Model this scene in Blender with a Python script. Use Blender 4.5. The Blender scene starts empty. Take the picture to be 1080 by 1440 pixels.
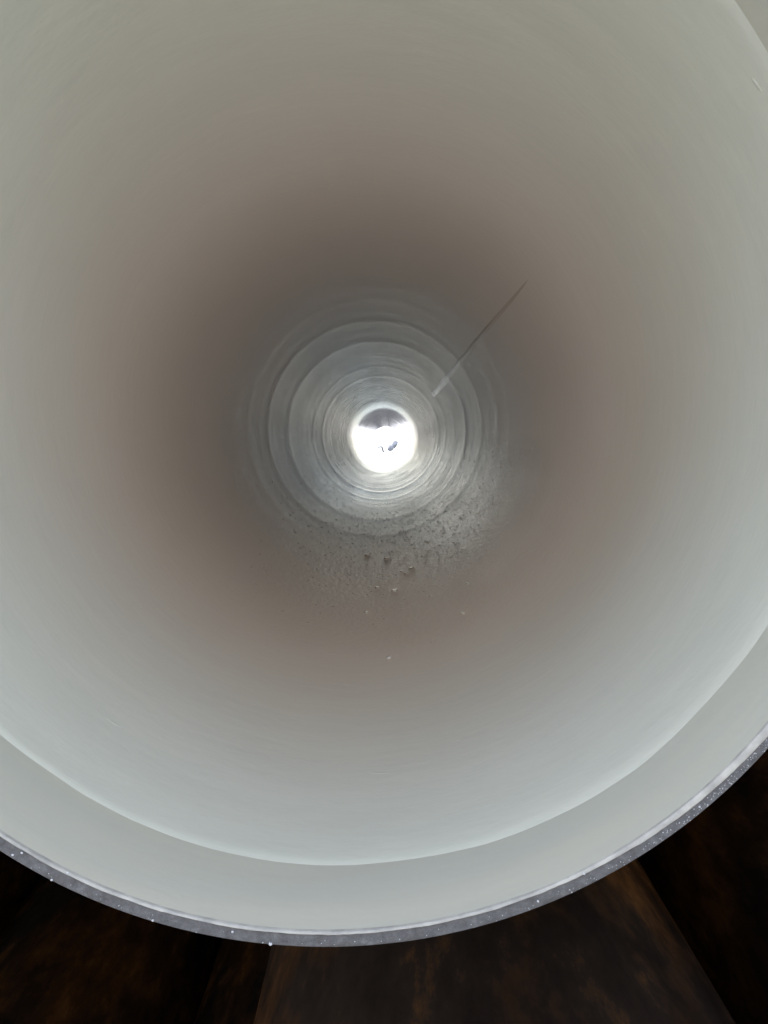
import bpy, bmesh, math, random
from mathutils import Vector, Matrix, noise
random.seed(7)
S = bpy.context.scene
C = S.collection
rad = math.radians

# ------------------------------------------------------------------ camera
R = 0.19                  # bore radius of the pipe at its mouth
RO = 0.1957               # outside radius
LEN = 11.85               # length of the pipe
H = 1.30                  # height of its axis above the ground
F = 1150.0                # focal length in pixels of the 1440 px tall photograph
CAM = Vector((0.1158 * R, -1.4145 * R, H - 0.110 * R))
cd = bpy.data.cameras.new('camera'); cam = bpy.data.objects.new('camera', cd); C.objects.link(cam)
cd.sensor_fit = 'VERTICAL'; cd.sensor_height = 36; cd.lens = 36 * F / 1440
cd.clip_start = 0.01; cd.clip_end = 3000
cam.location = CAM
cam.rotation_euler = (rad(90) - math.atan(100 / F), 0, math.atan(4.5 / F))
S.camera = cam

# ------------------------------------------------------------------ sky, sun, exposure
SUN_EL, SUN_AZ = rad(52), rad(-65)     # azimuth clockwise from +Y: off to the left, veiled by thin cloud
w = bpy.data.worlds.new('World'); S.world = w; w.use_nodes = True
nt = w.node_tree; bg = nt.nodes['Background']
sk = nt.nodes.new('ShaderNodeTexSky'); sk.sky_type = 'NISHITA'; sk.sun_disc = False
sk.sun_elevation = SUN_EL; sk.sun_rotation = SUN_AZ
sk.air_density = 0.85; sk.dust_density = 1.0; sk.ozone_density = 0.0; sk.altitude = 50
veil = nt.nodes.new('ShaderNodeMix'); veil.data_type = 'RGBA'          # thin even cloud over the whole sky
veil.inputs['Factor'].default_value = .5
nt.links.new(sk.outputs[0], [q for q in veil.inputs if q.name == 'A' and q.type == 'RGBA'][0])
[q for q in veil.inputs if q.name == 'B' and q.type == 'RGBA'][0].default_value = (2.68, 2.60, 2.54, 1)
nt.links.new([q for q in veil.outputs if q.type == 'RGBA'][0], bg.inputs[0]); bg.inputs[1].default_value = 0.10
sl = bpy.data.lights.new('sun', 'SUN'); sl.energy = 0.7; sl.angle = rad(20); sl.color = (1, 0.96, 0.9)
so = bpy.data.objects.new('sun', sl); C.objects.link(so)
sd = Vector((math.sin(SUN_AZ) * math.cos(SUN_EL), math.cos(SUN_AZ) * math.cos(SUN_EL), math.sin(SUN_EL)))
so.rotation_euler = (-sd).to_track_quat('-Z', 'Y').to_euler(); so.location = (0, -4, 8)
S.view_settings.view_transform = 'Standard'; S.view_settings.look = 'None'
S.view_settings.exposure = 3.2; S.view_settings.gamma = 1
cy = S.cycles
cy.max_bounces = 24; cy.diffuse_bounces = 12; cy.glossy_bounces = 16
cy.sample_clamp_indirect = 12
cy.use_denoising = True

# ------------------------------------------------------------------ helpers
def link(name, bm, m, parent=None, smooth=True):
    me = bpy.data.meshes.new(name); bm.to_mesh(me); bm.free()
    if m: me.materials.append(m)
    for p in me.polygons: p.use_smooth = smooth
    o = bpy.data.objects.new(name, me); C.objects.link(o)
    if parent: o.parent = parent
    return o
def tag(o, label=None, cat=None, group=None, kind=None):
    for k, v in (('label', label), ('category', cat), ('group', group), ('kind', kind)):
        if v: o[k] = v
    return o
def empty(name, loc):
    o = bpy.data.objects.new(name, None); o.location = loc; o.empty_display_size = .1
    C.objects.link(o); return o
def grid(bm, rows, closed=True):
    """rows: list of rings of Vectors, stitched into quads"""
    vs = [[bm.verts.new(p) for p in r] for r in rows]
    n = len(vs[0])
    for a, b in zip(vs, vs[1:]):
        for i in range(n if closed else n - 1):
            j = (i + 1) % n
            bm.faces.new((a[i], a[j], b[j], b[i]))
    return vs
def ring(r, y, n, f=None):
    """circle round the Y axis; angle 0 points straight down, grows towards +X"""
    out = []
    for i in range(n):
        t = 2 * math.pi * i / n
        rr, yy = (r, y) if f is None else f(t, r, y)
        out.append(Vector((rr * math.sin(t), yy, -rr * math.cos(t))))
    return out
def wallpos(t, y, r): return Vector((r * math.sin(t), y, -r * math.cos(t)))

class Mat:
    def __init__(s, name, base, rough, spec=0.5, metal=0.0):
        s.m = bpy.data.materials.new(name); s.m.use_nodes = True
        s.t = s.m.node_tree; s.p = s.t.nodes['Principled BSDF']
        s.p.inputs['Base Color'].default_value = (*base, 1)
        s.p.inputs['Roughness'].default_value = rough
        s.p.inputs['Specular IOR Level'].default_value = spec
        s.p.inputs['Metallic'].default_value = metal
    def n(s, typ, **kw):
        x = s.t.nodes.new(typ)
        for k, v in kw.items():
            if k in x.inputs: x.inputs[k].default_value = v
            else: setattr(x, k, v)
        return x
    def l(s, a, b): s.t.links.new(a, b)
    def coords(s, scale):
        tc = s.n('ShaderNodeTexCoord'); mp = s.n('ShaderNodeMapping'); mp.inputs['Scale'].default_value = scale
        s.l(tc.outputs['Object'], mp.inputs[0]); return mp.outputs[0]
    def noise(s, scale, sc=1.0, detail=4, rough=.55):
        x = s.n('ShaderNodeTexNoise'); x.inputs['Scale'].default_value = sc
        x.inputs['Detail'].default_value = detail; x.inputs['Roughness'].default_value = rough
        s.l(s.coords(scale), x.inputs['Vector']); return x.outputs['Fac']
    def ramp(s, fac, stops):
        x = s.n('ShaderNodeValToRGB'); e = x.color_ramp.elements
        while len(e) < len(stops): e.new(.5)
        for q, (pos, c) in zip(e, stops): q.position = pos; q.color = (*c, 1)
        s.l(fac, x.inputs[0]); return x.outputs[0]
    def rng(s, fac, a, b, c, d):
        x = s.n('ShaderNodeMapRange'); x.inputs[1].default_value = a; x.inputs[2].default_value = b
        x.inputs[3].default_value = c; x.inputs[4].default_value = d
        s.l(fac, x.inputs[0]); return x.outputs[0]
    def base(s, sock): s.l(sock, s.p.inputs['Base Color'])
    def rough(s, sock): s.l(sock, s.p.inputs['Roughness'])
    def bump(s, *layers):
        prev = None
        for h, st, dist in layers:
            b = s.n('ShaderNodeBump'); b.inputs['Strength'].default_value = st; b.inputs['Distance'].default_value = dist
            s.l(h, b.inputs['Height'])
            if prev: s.l(prev, b.inputs['Normal'])
            prev = b.outputs[0]
        s.l(prev, s.p.inputs['Normal'])

# ------------------------------------------------------------------ materials
LIN = Mat('grey_epoxy_lining', (.62, .55, .46), .22, .45)
sep = LIN.n('ShaderNodeSeparateXYZ'); LIN.l(LIN.coords((1, 1, 1)), sep.inputs[0])
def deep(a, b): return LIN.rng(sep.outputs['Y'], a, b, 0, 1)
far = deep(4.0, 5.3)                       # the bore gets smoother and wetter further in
def lmix(typ, f, a, b):
    x = LIN.n('ShaderNodeMix', data_type=typ); LIN.l(f, x.inputs['Factor'])
    k = 'RGBA' if typ == 'RGBA' else 'FLOAT'
    ia, ib = [q for q in x.inputs if q.name == 'A' and q.type == (k if k == 'RGBA' else 'VALUE')][0], [q for q in x.inputs if q.name == 'B' and q.type == (k if k == 'RGBA' else 'VALUE')][0]
    LIN.l(a, ia); LIN.l(b, ib)
    return [q for q in x.outputs if q.type == (k if k == 'RGBA' else 'VALUE')][0]
n1 = LIN.noise((9, 4, 9), 1, 5)
# pale paint, tinted near the mouth, darkened further in to dim the glow
streak = LIN.noise((13, 48, 13), 1, 6, .65)
mouth_tint = LIN.ramp(streak, [(.25, (.545, .56, .49)), (.75, (.605, .61, .53))])      # lens shading put into the colour: greener, darker near the mouth
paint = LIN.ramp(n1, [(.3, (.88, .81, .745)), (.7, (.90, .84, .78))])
deep_shade = LIN.ramp(n1, [(.3, (.22, .19, .20)), (.7, (.30, .262, .275))])                # shade put into the colour further in, against the far-end glow
LIN.base(lmix('RGBA', deep(1.1, 2.8), lmix('RGBA', deep(.06, .36), mouth_tint, paint), deep_shade))
n2 = LIN.noise((14, 3, 14), 1, 4)
# coarse overspray relief on the lower right part of the bore, beginning some way in
dt = LIN.n('ShaderNodeVectorMath', operation='DOT_PRODUCT'); LIN.l(LIN.coords((1, 1, 1)), dt.inputs[0])
dt.inputs[1].default_value = (math.sin(rad(18)), 0, -math.cos(rad(18)))
msk = LIN.n('ShaderNodeMath', operation='MULTIPLY', use_clamp=True)
LIN.l(LIN.rng(dt.outputs['Value'], .3 * R, .85 * R, 0, 1), msk.inputs[0]); gm = LIN.n('ShaderNodeMath', operation='MULTIPLY'); LIN.l(deep(.25, .75), gm.inputs[0]); LIN.l(LIN.rng(sep.outputs['Y'], .9, 2.4, 1, .05), gm.inputs[1])
LIN.l(gm.outputs[0], msk.inputs[1])

# the floor carries a wet silt film: darker and glossier than the dry paint above it
wetn = LIN.n('ShaderNodeMath', operation='MULTIPLY_ADD'); LIN.l(LIN.noise((9, 2, 9), 1, 4), wetn.inputs[0]); wetn.inputs[1].default_value = .06; LIN.l(dt.outputs['Value'], wetn.inputs[2])
wet0 = LIN.rng(wetn.outputs[0], .03 + .2 * R, .03 + .85 * R, 0, 1)
wa = LIN.n('ShaderNodeMath', operation='MULTIPLY'); LIN.l(wet0, wa.inputs[0]); LIN.l(deep(1.15, 2.1), wa.inputs[1])
d2 = LIN.n('ShaderNodeVectorMath', operation='DOT_PRODUCT'); LIN.l(LIN.coords((1, 1, 1)), d2.inputs[0]); d2.inputs[1].default_value = (math.sin(rad(50)), 0, -math.cos(rad(50)))
wb = LIN.n('ShaderNodeMath', operation='MULTIPLY'); LIN.l(LIN.rng(d2.outputs['Value'], .80 * R, .98 * R, 0, .75), wb.inputs[0]); LIN.l(deep(.5, .8), wb.inputs[1])
wet = LIN.n('ShaderNodeMath', operation='MAXIMUM'); LIN.l(wa.outputs[0], wet.inputs[0]); LIN.l(wb.outputs[0], wet.inputs[1])
LIN.rough(lmix('FLOAT', far, lmix('FLOAT', wet.outputs[0], LIN.rng(n2, .3, .7, .24, .268), LIN.rng(n2, .3, .7, .13, .19)), LIN.rng(n2, .3, .7, .045, .075)))
oldb = LIN.p.inputs['Base Color'].links[0].from_socket
LIN.base(lmix('RGBA', wet.outputs[0], oldb, LIN.ramp(n1, [(.3, (.24, .21, .215)), (.7, (.36, .32, .32))])))
LIN.bump((LIN.noise((45, 110, 45), 1, 3), .30, .0006), (LIN.noise((260, 420, 260), 1, 2), .10, .0004))
fine = [q for q in LIN.t.nodes if q.type == 'BUMP']
for q in fine:
    if True:
        st = q.inputs['Strength'].default_value
        LIN.l(LIN.rng(deep(.5, 3.0), 0, 1, st * 1.3, st * .08), q.inputs['Strength'])
gb = LIN.n('ShaderNodeBump'); gb.inputs['Distance'].default_value = .003
LIN.l(LIN.noise((190, 130, 190), 1, 3, .6), gb.inputs['Height'])
LIN.l(LIN.rng(msk.outputs[0], 0, 1, 0, .38), gb.inputs['Strength'])
LIN.l(fine[-1].outputs[0], gb.inputs['Normal']); LIN.l(gb.outputs[0], LIN.p.inputs['Normal'])
# faint rings of uneven coating tone along the bore
rg = LIN.noise((.6, 9, .6), 1, 4, .6)
for q in LIN.t.nodes:
    if q.type == 'VALTORGB' and q.color_ramp.elements[0].color[0] < .5:
        ad = LIN.n('ShaderNodeMath', operation='MULTIPLY_ADD'); ad.inputs[1].default_value = 1.0; 
        LIN.l(LIN.rng(rg, .3, .7, -.3, .3), ad.inputs[0]); LIN.l(n1, ad.inputs[2]); LIN.l(ad.outputs[0], q.inputs[0])
BAND = Mat('smooth_primer_band', (.52, .475, .395), .38, .5)
BAND.base(BAND.ramp(BAND.noise((7, 60, 7), 1, 5), [(.3, (.425, .435, .375)), (.7, (.475, .465, .39))]))
BAND.bump((BAND.noise((40, 160, 40), 1, 3), .15, .001), (BAND.noise((300, 300, 300), 1, 2), .15, .0003))
LIP = Mat('pale_coating_edge', (.5, .48, .44), .45, .4)
LIP.base(LIP.ramp(LIP.noise((120, 120, 120), 1, 4), [(.35, (.30, .295, .275)), (.65, (.46, .45, .41))]))
LIP.bump((LIP.noise((500, 500, 500), 1, 3), .4, .0006))
FACE = Mat('cut_steel_grey', (.15, .15, .165), .5, .5)
FACE.base(FACE.ramp(FACE.noise((260, 260, 260), 1, 5, .7), [(.3, (.075, .075, .079)), (.55, (.135, .135, .142)), (.75, (.22, .22, .23))]))
FACE.bump((FACE.noise((1100, 300, 1100), 1, 5, .7), 1.0, .0009))
SPECK = Mat('pale_speck', (.5, .51, .53), .35, .6)
GRIT = Mat('pale_grit', (.95, .94, .92), .2, 1.0, .5)
NOD = Mat('wet_nodule', (.80, .77, .75), .12, 1.0)

RUST = Mat('rusty_steel', (.06, .035, .02), .85, 0)
r1 = RUST.noise((24, 8, 24), 1, 7, .7); r2 = RUST.noise((7, 3.0, 7), 1, 6, .65)
mx = RUST.n('ShaderNodeMix', data_type='RGBA')
RUST.l(RUST.rng(r2, .42, .6, 0, 1), mx.inputs['Factor'])
RUST.l(RUST.ramp(r1, [(.3, (.016, .012, .010)), (.6, (.036, .025, .019)), (.75, (.14, .066, .025))]), mx.inputs['A'])
RUST.l(RUST.ramp(r1, [(.3, (.028, .016, .010)), (.5, (.10, .045, .017)), (.7, (.25, .105, .032))]), mx.inputs['B'])
RUST.base(mx.outputs['Result'])
RUST.bump((RUST.noise((180, 60, 180), 1, 5), .4, .001))
WOOD = Mat('weathered_timber', (.12, .085, .055), .8, .2)
WOOD.base(WOOD.ramp(WOOD.noise((2, 40, 60), 1, 5), [(.3, (.07, .05, .035)), (.7, (.19, .14, .095))]))
WOOD.bump((WOOD.noise((3, 90, 120), 1, 4), .5, .002))
GROUND = Mat('pale_compacted_yard', (.4, .38, .34), .9, .2)
g1 = GROUND.noise((.35, .35, .35), 1, 6); 
GROUND.base(GROUND.ramp(g1, [(.3, (.24, .225, .20)), (.7, (.31, .295, .27))]))
GROUND.bump((GROUND.noise((14, 14, 14), 1, 6, .7), .5, .02))
CLAD = Mat('blocker_cladding', (.58, .57, .55), .5, .4)
CLAD.base(CLAD.ramp(CLAD.noise((3, 3, .6), 1, 5), [(.3, (.47, .46, .44)), (.7, (.55, .54, .52))]))
RUN = Mat('brown_run', (.5, .4, .32), .21, .7)
RUN.base(RUN.ramp(RUN.noise((60, 6, 60), 1, 4), [(.3, (.70, .60, .52)), (.7, (.82, .73, .66))]))
FIELD = Mat('pale_concrete', (.5, .48, .45), .9, .1)
FIELD.base(FIELD.ramp(FIELD.noise((.08, .08, .08), 1, 5), [(.3, (.42, .41, .385)), (.7, (.50, .485, .46))]))
ASPH = Mat('dark_asphalt', (.05, .05, .052), .9, 0)
ASPH.base(ASPH.ramp(ASPH.noise((3, 3, 3), 1, 6, .7), [(.3, (.04, .04, .042)), (.7, (.062, .06, .06))]))
ASPH.bump((ASPH.noise((60, 60, 60), 1, 5, .7), .4, .01))
CLOD = Mat('grey_boulder', (.28, .27, .28), .85, .2)
CLOD.base(CLOD.ramp(CLOD.noise((4, 4, 4), 1, 5), [(.3, (.22, .22, .23)), (.7, (.40, .40, .42))]))
CLOD.bump((CLOD.noise((9, 9, 9), 1, 5), .6, .06))
TWIG = Mat('grey_post', (.12, .12, .13), .8, .2)
PALE = Mat('pale_arm', (.45, .45, .47), .7, .2)

# ------------------------------------------------------------------ ground
bm = bmesh.new()
xs = [-1500, -300, -60, -15, -6, -3, -1.5, 0, 1.5, 3, 6, 15, 60, 300, 1500]
ys = [-1500, -300, -60, -15, -5, -2, 0, 3, 6, 9, 12, 15, 20, 40, 100, 300, 1500]
grid(bm, [[Vector((x, y, .012 * noise.noise(Vector((x * .7, y * .7, 0))) - .012)) for x in xs] for y in ys], closed=False)
bmesh.ops.recalc_face_normals(bm, faces=bm.faces)
tag(link('ground', bm, GROUND.m), kind='structure')

# dark asphalt beyond the far end and a pale concrete yard beyond that
for nm, mat, y0, y1, z in (('asphalt', ASPH, LEN + .6, LEN + 86, .016), ('concrete_yard', FIELD, LEN + 86, 1400, .016)):
    bm = bmesh.new(); n_ = 12
    grid(bm, [[Vector((x, y0 + (y1 - y0) * (q / n_) ** 2, z)) for x in (-400, -80, -20, 0, 20, 80, 400)] for q in range(n_ + 1)], closed=False)
    bmesh.ops.recalc_face_normals(bm, faces=bm.faces)
    tag(link(nm, bm, mat.m), kind='structure')

# unseen box added behind the camera to keep low sky off the pipe mouth
blocker = tag(empty('sky_blocker', (0, -4.2, 0)), 'added unseen grey ribbed shed across the aisle behind the photographer', 'blocker')
XL, SW, SH, SD = -5.6, 3.8, 4.7, 5.0
bm = bmesh.new(); prof = []
x = XL
while x < SW - .01:
    prof += [(x, 0), (x + .11, 0), (x + .135, .035), (x + .175, .035)]; x += .2
prof.append((SW, 0))
loop = [Vector((a, b, 0)) for a, b in prof] + [Vector((SW, -SD, 0)), Vector((XL, -SD, 0))]
grid(bm, [[p + Vector((0, 0, z)) for p in loop] for z in (0, 1.5, 3.1, SH)])
bmesh.ops.recalc_face_normals(bm, faces=bm.faces)
link('wall', bm, CLAD.m, blocker, smooth=False)
bm = bmesh.new()
for z0, z1, pr in ((SH, SH + .12, .12),):
    bmesh.ops.create_cube(bm, size=1)
    for v in bm.verts: v.co = Vector(((XL + SW) / 2 + v.co.x * (SW - XL + .3), v.co.y * (SD + .3) - SD / 2, (z0 + z1) / 2 + v.co.z * (z1 - z0)))
link('roof', bm, CLAD.m, blocker, smooth=False)

# ------------------------------------------------------------------ the coated pipe
pipe = tag(empty('coated_pipe', (0, 0, H)), 'large grey lined steel pipe seen straight down its bore from the open end', 'pipe')
NSEG = 288
# raised rings in the bore: (distance in, height, half width), and slow waviness
rr_ = random.Random(11)
RINGS = []
y_ = .86
while y_ < 5.2:
    RINGS.append((y_, rr_.choice((.00022, .0003, .0003, .0005, .0008)) * min(1, (y_ - .6) / .6) * (1 if y_ < 3 else .7), rr_.uniform(.022, .034) * (1 + .35 * y_ * .5)))
    y_ += rr_.uniform(.055, .13) * (.7 + .3 * y_)
RINGS += [(1.494, .0010, .036), (2.40, .0013, .055), (5.7, .0002, .2), (7.02, .0005, .25), (8.6, .0002, .3), (10.2, .0002, .3)]
YSEAM = .262 * R
def bore_r(t, y):
    r = R - .0005
    for c, h, s in RINGS:
        d = (y - c) / s
        if abs(d) < 3.5:
            k = .9 + .25 * noise.noise(Vector((math.sin(t) * 1.2 + c * 7, math.cos(t) * 1.2, c)))
            r -= (.74 + .14 * math.cos(t)) * h * k * math.exp(-d * d)
    st, ct = math.sin(t), math.cos(t)
    r += .0002 * noise.noise(Vector((st * 2, ct * 2, y * 2.2)))
    r += .00016 * max(0, 1 - y / 1.5) * noise.noise(Vector((st * 7, ct * 7, y * 14 + 9)))
    return r
# steel wall: outside, cut face, far face
def face_f(t, r, y):
    q = noise.noise(Vector((math.sin(t) * 14, math.cos(t) * 14, r * 400)))
    return r, y + .0002 * q
bm = bmesh.new()
rows = [ring(R + .0005, .004, NSEG), ring(R + .0006, .0006, NSEG), ring(R + .0008, 0, NSEG, face_f), ring(R + .0033, 0, NSEG, face_f), ring(RO - .0006, 0, NSEG, face_f),
        ring(RO, .0006, NSEG), ring(RO, .05, NSEG), ring(RO, 2, NSEG), ring(RO, LEN - .001, NSEG), ring(RO - .0006, LEN, NSEG), ring(R + .0006, LEN, NSEG), ring(R + .0003, LEN - .01, NSEG)]
grid(bm, rows)
bmesh.ops.recalc_face_normals(bm, faces=bm.faces)
steel = link('steel_wall', bm, FACE.m, pipe)
md = steel.modifiers.new('e', 'EDGE_SPLIT'); md.split_angle = rad(40)
# smooth band between the mouth and the seam of the lining
bm = bmesh.new()
def band_f(t, r, y):
    return r + .0003 * noise.noise(Vector((math.sin(t) * 4, math.cos(t) * 4, y * 25))), y
rows = [ring(R + .0002, .0010 + (YSEAM + .004 - .0010) * k / 24, NSEG, band_f) for k in range(25)]
grid(bm, rows); bmesh.ops.recalc_face_normals(bm, faces=bm.faces); bmesh.ops.reverse_faces(bm, faces=bm.faces)
link('primer_band', bm, BAND.m, pipe)
# pale coating edge rolled over the mouth
bm = bmesh.new()
def lipw(t):
    # wider towards the right-hand side of the mouth
    k = max(0, math.cos((t - rad(58)) * 1.6)) ** 4 if abs(t - rad(58)) < .98 else 0
    return .0007 + .0018 * k + .00025 * noise.noise(Vector((math.sin(t) * 18, math.cos(t) * 18, 3))) + .00015 * noise.noise(Vector((math.sin(t) * 70, math.cos(t) * 70, 5)))
prof = []
for k in range(9):
    a = k / 8 * math.pi / 2
    prof.append(a)
rows = [ring(R + .0001, .0018, 720)]
for a in prof:
    def lf(t, r, y, a=a):
        wd = lipw(t)
        j = .00012 * noise.noise(Vector((math.sin(t) * 120, math.cos(t) * 120, a * 3)))
        return R - .0001 + wd * (1 - math.cos(a)) + j, .0004 - .0009 * math.sin(a) + j
    rows.append(ring(R, 0, 720, lf))
def le(t, r, y): return R - .0001 + lipw(t) + .0001, .0004
rows.append(ring(R, 0, 720, le))
grid(bm, rows); bmesh.ops.recalc_face_normals(bm, faces=bm.faces)
link('coating_edge', bm, LIP.m, pipe)
# the lining itself
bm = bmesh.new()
yy = []
y = YSEAM
while y < LEN:
    yy.append(y)
    y += .006 if y < .5 else (.010 if y < 3.2 else (.02 if y < 6 else .04))
yy.append(LEN - .001)
def wob(t):
    st, ct = math.sin(t), math.cos(t)
    w_ = .0011 * noise.noise(Vector((st * 3, ct * 3, 2))) + .0004 * noise.noise(Vector((st * 14, ct * 14, 2)))
    return w_ + SEAM_TR * max(0, math.cos(t - rad(140))) ** 4 - .0035 * max(0, math.cos(t - rad(78))) ** 6
SEAM_TR = -.020
rows = []
for dy, dr in ((-.0030, .0008), (-.0016, .00035), (.0, .0), (.0018, -.00005), (.0040, -.00002)):
    def sf(t, r, y, dy=dy, dr=dr):
        left = .5 - .5 * math.tanh((((t + math.pi) % (2 * math.pi)) - math.pi - rad(8)) * 2.2)   # 1 on the left, 0 on the right
        if math.cos(t - rad(140)) > .6: left = .35
        return R - .0005 + (dr * (.25 + .75 * left) if dr < .0008 else dr), YSEAM + wob(t) + dy * (1 + 1.8 * (1 - left))
    rows.append(ring(R, 0, NSEG, sf))
for y in [q for q in yy[1:] if q > YSEAM + .0125]:
    rows.append(ring(R, y, NSEG, lambda t, r, y: (bore_r(t, y), y)))
grid(bm, rows); bmesh.ops.recalc_face_normals(bm, faces=bm.faces); bmesh.ops.reverse_faces(bm, faces=bm.faces)
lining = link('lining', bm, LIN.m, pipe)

# pixel of the photograph -> (angle, distance in) on the bore; measured once, listed as wall positions below
M = cam.rotation_euler.to_matrix()
def onwall(px, py, r=R - .001):
    d = M @ Vector((px - 540, 720 - py, -F)).normalized()
    ox, oz = CAM.x, CAM.z - H
    a = d.x * d.x + d.z * d.z; b = 2 * (ox * d.x + oz * d.z); c = ox * ox + oz * oz - r * r
    s = (-b + math.sqrt(b * b - 4 * a * c)) / (2 * a)
    p = Vector((ox, CAM.y, oz)) + d * s
    return math.atan2(p.x, -p.z), p.y

# long raised run of coating high on the right
(ta, ya), (tb, yb) = onwall(609, 556), onwall(748, 386)
bm = bmesh.new(); rows = []
NR = 90
for k in range(NR + 1):
    u = k / NR; y = yb + (ya - yb) * u
    t0 = tb + (ta - tb) * u + .01 * noise.noise(Vector((0, y * 3, 1)))
    env = min(1, u / .6) * min(1, (1 - u) / .02 + .25)
    wd = (.0072 + .0030 * u) * (.85 + .25 * noise.noise(Vector((1, y * 9, 4)))) * (.65 + .35 * env)
    ht = .0009 * env * (.9 + .3 * noise.noise(Vector((2, y * 8, 4))))
    row = []
    for i in range(9):
        v = -1 + 2 * i / 8
        row.append(wallpos(t0 + v * wd / R, y, bore_r(t0, y) + .0006 - (ht + .0006) * max(0, 1 - v * v) ** .7))
    rows.append(row)
grid(bm, rows, closed=False); bmesh.ops.recalc_face_normals(bm, faces=bm.faces)
link('coating_run', bm, RUN.m, pipe)

def lump(bm, p, nrm, sx, sy, h, seed, rot=0.0, lvl=1):
    """small flattened irregular dome sitting on a surface"""
    n = nrm.normalized(); a = Vector((0, 1, 0)) if abs(n.y) < .9 else Vector((1, 0, 0))
    u = n.cross(a).normalized(); v = n.cross(u)
    u, v = u * math.cos(rot) + v * math.sin(rot), v * math.cos(rot) - u * math.sin(rot)
    k = 7; vs = []; til = math.tan(rad(random.uniform(1, 8))) if abs(nrm.y) < .1 else 0
    for q, (rr, hh) in enumerate(((1, -.15), (.8, .62), (.35, .97))[:2 if lvl == 0 else 3]):
        vs.append([bm.verts.new(p + u * (sx * rr * math.cos(6.283 * i / k) * (1 + .25 * noise.noise(Vector((i * 1.7, q, seed))))) +
                                v * (sy * rr * math.sin(6.283 * i / k) * (1 + .25 * noise.noise(Vector((i * 2.3, q, seed + 5))))) +
                                n * (h * hh * (1 + .2 * noise.noise(Vector((i * 3.1, q, seed + 9)))))) for i in range(k)])
    for ring_ in vs[1:]:
        for q in ring_: q.co -= n * (til * (q.co.y - p.y))
    for A, B in zip(vs, vs[1:]):
        for i in range(k): bm.faces.new((A[i], A[(i + 1) % k], B[(i + 1) % k], B[i]))
    bm.faces.new(vs[-1])
# gritty overspray on the floor of the bore
bm = bmesh.new()
n = 0
while n < 1700:
    y = .36 + 1.9 * random.random() ** 1.1
    t = random.gauss(rad(15), rad(30))
    edge = min(1, max(0, (y - .36 + .12 * noise.noise(Vector((math.sin(t) * 9, y * 3, 4)))) / .55))
    dens = (.6 + .5 * noise.noise(Vector((math.sin(t) * 7, math.cos(t) * 7, y * 6)))) * edge ** 1.5 * max(0, min(1, (2.2 - y) / .9))
    if random.random() > dens: continue
    s = random.choice((.0004, .0006, .0006, .0009, .0012)) * (1 + .2 * y)
    r = bore_r(t, y)
    lump(bm, wallpos(t, y, r), -wallpos(t, 0, 1), s * random.uniform(.7, 1.3), s * random.uniform(.8, 1.5), s * random.uniform(.2, .5), n * .37, random.uniform(0, 3), 0)
    n += 1
bmesh.ops.recalc_face_normals(bm, faces=bm.faces)
tag(link('coating_nodule', bm, NOD.m, pipe), kind='stuff')
# bright specks on the cut face and the edge of the coating
bm = bmesh.new()
for k in range(330):
    t = random.gauss(rad(52), rad(14)) if k < 250 else random.uniform(rad(-50), rad(75))
    r = random.uniform(R + .0028, RO - .0006); s = random.choice((.0001, .00013, .00016, .0002, .0004 if random.random() < .2 else .00012))
    lump(bm, wallpos(t, -.0001, r), Vector((0, -1, 0)), s, s * random.uniform(.8, 1.8), s * .8, k * .71, random.uniform(0, 3))
for px, py, s in ((380, 1333, .00055), (73, 1237, .0004), (95, 1227, .0004), (821, 1228, .0005), (18, 1202, .0004), (31, 1199, .0004), (327, 1310, .0004), (215, 1294, .0004)):
    d = M @ Vector((px - 540, 720 - py, -F)); p = CAM + d * (-CAM.y / d.y); p.z -= H
    p.y = -.0002; q = math.hypot(p.x, p.z); p *= min(1, (RO - .0006) / q)
    p.y = -.0002
    lump(bm, p, Vector((0, -1, 0)), s, s * 1.2, s * .8, px * .1)
bmesh.ops.recalc_face_normals(bm, faces=bm.faces)
tag(link('metal_speck', bm, SPECK.m, pipe), kind='stuff')

# small blemishes in the coating near the mouth
for px, py, ln, wd, ht in ((162, 1016, .006, .0009, .0005), (532, 1086, .009, .0008, .0005), (487, 961, .005, .0009, .0004),
                           (1062, 120, .004, .0009, .0005), (905, 330, .004, .0006, .0004), (250, 690, .004, .0007, .0004), (640, 1040, .004, .0006, .0004)):
    t, y = onwall(px, py); bm = bmesh.new()
    lump(bm, wallpos(t, y, bore_r(t, y) + .0001), -wallpos(t, 0, 1), wd * 1.5, ln, ht * .45, px * .3, rad(90) + random.uniform(-.25, .25))
    bmesh.ops.recalc_face_normals(bm, faces=bm.faces); link('blemish', bm, LIN.m, pipe)

# ------------------------------------------------------------------ loose grit grains lying on the floor of the bore
grains = [
 (544, 785, 8, 'bright pale grain of grit lying alone on the pipe floor, right of a dark one'),
 (517, 781, 8, 'dull dark grain of grit on the pipe floor, left of a bright grain'),
 (578, 799, 7, 'pale grain at the right upper end of a cluster of three on the pipe floor'),
 (571, 806, 6, 'bright small grain at the lower middle of a cluster of three'),
 (564, 803, 5, 'dim grain touching the left of a brighter one in a cluster of three'),
 (531, 826, 7, 'bright grain on the pipe floor, left of a squarish flake'),
 (555, 830, 9, 'squarish pale flake of coating lying on the pipe floor below the cluster'),
 (515, 861, 6, 'bright grain lowest on the left of all grains on the pipe floor'),
 (657, 820, 5, 'small pale grain on the rough right-hand part of the pipe floor'),
 (651, 862, 5, 'pale yellowish grain at the lower right, nearest to the mouth on that side'),
 (547, 924, 8, 'thin pale crumb of coating nearest to the pipe mouth'),
]
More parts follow.
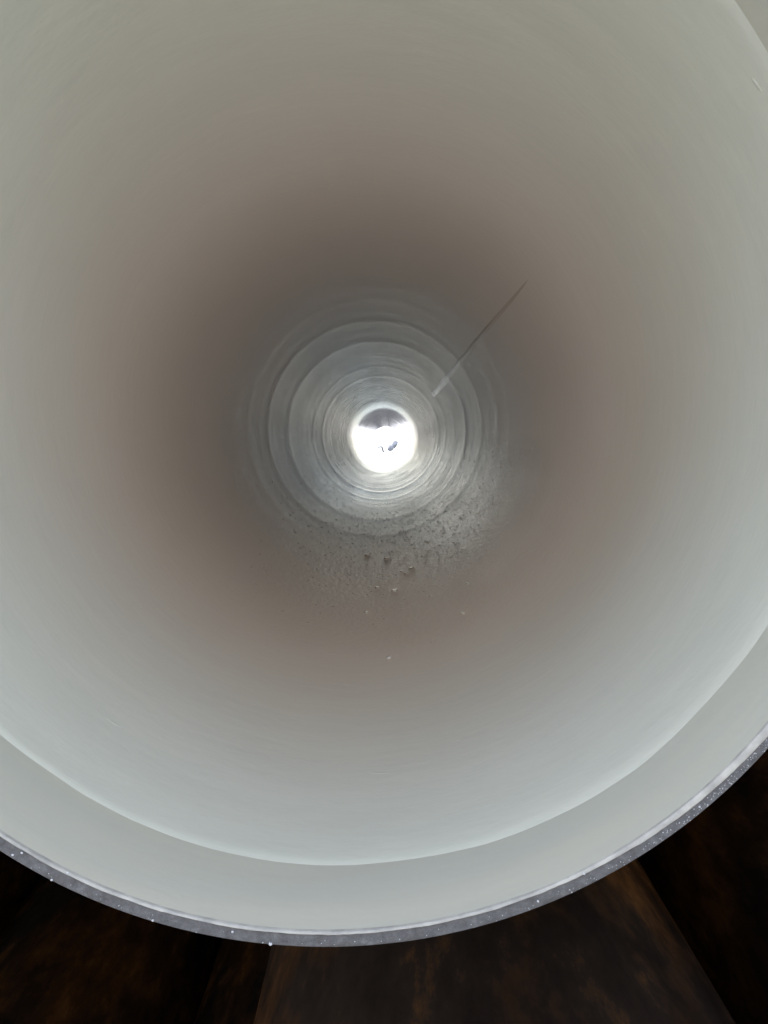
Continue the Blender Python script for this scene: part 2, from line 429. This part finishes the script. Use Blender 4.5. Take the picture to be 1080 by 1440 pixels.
for k, (px, py, s, lab) in enumerate(grains):
    t, y = onwall(px, py)
    dist = (wallpos(t, y, R) + Vector((0, 0, H)) - CAM).length
    sz = s * dist / F / 2
    bm = bmesh.new()
    bmesh.ops.create_icosphere(bm, subdivisions=2, radius=1)
    flat = .45 if 'flake' in lab or 'crumb' in lab else (.42 if k < 5 else .75)
    for v in bm.verts:
        c = v.co
        q = 1 + .35 * noise.noise(c * 1.3 + Vector((k * 3.1, 0, 0))) + .12 * noise.noise(c * 3 + Vector((0, k * 2.7, 0)))
        m_ = max(abs(c.x), abs(c.y), abs(c.z))
        c *= q * (.6 + .4 / m_ * .75)
        z = c.z if c.z < .3 else .3 + (c.z - .3) * .025          # top flattened to throw back a glint from the far end
        ca, sa = math.cos(k * 1.3), math.sin(k * 1.3)
        v.co = Vector(((c.x * ca - c.y * sa) * sz * 1.1, (c.x * sa + c.y * ca) * sz * 1.5, z * sz * 1.5 * flat))
    o = link('grit_grain', bm, GRIT.m)
    o.location = wallpos(t, y, bore_r(t, y) - sz * flat * .5) + Vector((0, 0, H))
    o.rotation_euler = (rad(-random.uniform(3, 6)), -t, 0)
    tag(o, lab, 'grit grain', 'loose grains on the pipe floor')

# ------------------------------------------------------------------ boulders and a post standing on the yard beyond the far end
def ray(px, py): return M @ Vector((px - 540, 720 - py, -F))
def boulder(px, ybot, ytop, wpx, seed, lean, lab, y=None):
    d = ray(px, ybot)
    t_ = (y - CAM.y) / d.y if y else (.016 - CAM.z) / d.z
    b = CAM + d * t_
    w_, h_ = wpx * t_ / 2, (ybot - ytop) * t_ / 2
    bm = bmesh.new(); bmesh.ops.create_icosphere(bm, subdivisions=4, radius=1)
    for v in bm.verts:
        c = v.co.copy(); m_ = max(abs(c.x), abs(c.y), abs(c.z))
        c *= (.55 + .45 / m_ * .85) * (1 + .2 * noise.noise(c * 1.4 + Vector((seed, 0, 0))) + .1 * noise.noise(c * 3.4 + Vector((0, seed, 0))) + .04 * noise.noise(c * 9))
        v.co = Vector((c.x * w_ * .82, c.y * w_, c.z * h_ * .82))
    o = link('boulder', bm, CLOD.m); o.location = b + Vector((0, 0, h_ * .98)); o.rotation_euler = (0, rad(lean), 0)
    return tag(o, lab, 'boulder', 'grey boulders seen through the far end of the pipe'), o.location.y
_, yb_ = boulder(549.3, 636.0, 624.0, 11, 2.0, 14, 'lower left of two grey boulders seen through the far end of the pipe')
boulder(555.3, 631.5, 617.5, 10.5, 8.0, 24, 'upper right of two grey boulders seen through the far end of the pipe', yb_ + .35)
def tube(bm, pts, rs, n=10):
    rows = []
    for i, p in enumerate(pts):
        a = pts[max(0, i - 1)]; b = pts[min(len(pts) - 1, i + 1)]; d = (b - a).normalized()
        u = d.cross(Vector((0, 1, 0.1))).normalized(); v = d.cross(u)
        rows.append([p + (u * math.cos(6.283 * j / n) + v * math.sin(6.283 * j / n)) * rs[i] for j in range(n)])
    vs = grid(bm, rows); bm.faces.new(vs[0]); bm.faces.new(vs[-1])
d0 = ray(539.2, 635.5); t_ = (.016 - CAM.z) / d0.z
def far(px, py): return CAM + ray(px, py) * t_
k = t_
bm = bmesh.new(); tube(bm, [far(539.3, 635.7), far(538.4, 633), far(537.6, 630.3), far(537.0, 627.8)], [1.1 * k, 1.05 * k, 1.0 * k, .9 * k])
bmesh.ops.recalc_face_normals(bm, faces=bm.faces)
tw = tag(link('leaning_post', bm, TWIG.m), 'thin dark leaning post with a pale arm, left of the grey boulders', 'post')
bm = bmesh.new(); tube(bm, [far(537.4, 628.6), far(534.5, 628.0), far(531.5, 629.3)], [.9 * k, 1.3 * k, .9 * k])
bmesh.ops.recalc_face_normals(bm, faces=bm.faces)
link('arm', bm, PALE.m, tw)

# ------------------------------------------------------------------ rusty pipes of the stack underneath
def make_rusty(name='rusty_pipe'):
    root = empty(name, (0, 0, 0))
    bm = bmesh.new(); N = 96
    def of(t, r, y): return r + .0006 * noise.noise(Vector((math.sin(t) * 2, math.cos(t) * 2, y * 2))), y
    ysr = [.002, .03, .1, .2, .4, .6, .8, 1.0, 1.3, 1.7, 2.2, 3, 4, 6, 8, 10, LEN - .002]
    rows = [ring(RO - .008, .05, N), ring(RO - .0075, .001, N), ring(RO - .007, 0, N), ring(RO - .0012, 0, N)] + [ring(RO, q, N, of) for q in ysr] + [ring(RO - .0012, LEN, N), ring(RO - .007, LEN, N), ring(RO - .008, LEN - .05, N)]
    grid(bm, rows); bmesh.ops.recalc_face_normals(bm, faces=bm.faces)
    o = link('steel_wall', bm, RUST.m, root); o.modifiers.new('e', 'EDGE_SPLIT').split_angle = rad(40)
    bm = bmesh.new(); grid(bm, [ring(RO - .0079, .04 + (LEN - .08) * q / 8, N) for q in range(9)])
    bmesh.ops.recalc_face_normals(bm, faces=bm.faces); bmesh.ops.reverse_faces(bm, faces=bm.faces)
    link('bore', bm, RUST.m, root)
    return root
Z2 = CAM.z - 2.64 * RO; Z3 = CAM.z - 4.86 * RO
G = 'pipes of the stack around the lined pipe'
cx = CAM.x
spots = [(cx + .42 * RO, .02, Z2, 10, 'brown rusty pipe lying directly below the lined pipe'),
         (cx - 2.58 * RO, .05, Z3, 100, 'dim rusty pipe deep in the gap at the lower left'),
         (cx - 4.1 * RO, .12, Z2, 200, 'dark pipe edge in the bottom left corner of the photo'),
         (cx + 2.58 * RO, .02, Z2, 300, 'nearly black pipe in the shade at the lower right')]
for k in (1, 2, 3):
    spots.append((-2.06 * RO * k, .03 * k, H, 40 * k, ('first', 'second', 'third')[k - 1] + ' rusty pipe to the left of the lined pipe in the same row'))
    spots.append((2.06 * RO * k, .02 + .02 * k, H, 70 * k, ('first', 'second', 'third')[k - 1] + ' rusty pipe to the right of the lined pipe in the same row'))
spots += [(cx - 6.2 * RO, .1, Z2, 20, 'outer rusty pipe at the left of the row below'), (cx + 4.85 * RO, .2, Z2, 30, 'outer rusty pipe at the right of the row below'),
          (cx - .56 * RO, .25, Z3, 50, 'rusty pipe in the bottom row under the brown one'), (cx - 4.7 * RO, .2, Z3, 60, 'rusty pipe in the bottom row at the far left'),
          (cx + 1.75 * RO, .25, Z3, 80, 'rusty pipe in the bottom row to the right'), (cx + 3.9 * RO, .25, Z3, 90, 'rusty pipe in the bottom row at the far right')]
proto = make_rusty()
for k, (x, y, z, rot, lab) in enumerate(spots):
    if k == 0: o = proto
    else:
        o = proto.copy(); C.objects.link(o)
        for ch in list(proto.children):
            c = ch.copy(); C.objects.link(c); c.parent = o
    o.location = (x, y, z); o.rotation_euler = (0, rad(rot), 0)
    tag(o, lab, 'pipe', G)
# squared timbers between the rows
nb = 0
for row, (zb, zt) in (('upper', (Z2 + RO, H - RO)), ('middle', (Z3 + RO, Z2 - RO)), ('lowest', (0, Z3 - RO))):
    for where, y in (('near', 3.2), ('far', 10.4)):
        bm = bmesh.new(); bmesh.ops.create_cube(bm, size=1)
        for v in bm.verts: v.co = Vector((v.co.x * 2.9, v.co.y * .13, v.co.z * (zt - zb)))
        bmesh.ops.bevel(bm, geom=bm.edges[:], offset=.006, segments=1, affect='EDGES')
        o = link('timber_bearer', bm, WOOD.m, smooth=False); o.location = (-.06, y, (zb + zt) / 2)
        tag(o, 'squared timber carrying the %s row of pipes near its %s end' % (row, where), 'timber', 'timbers between the pipe rows')
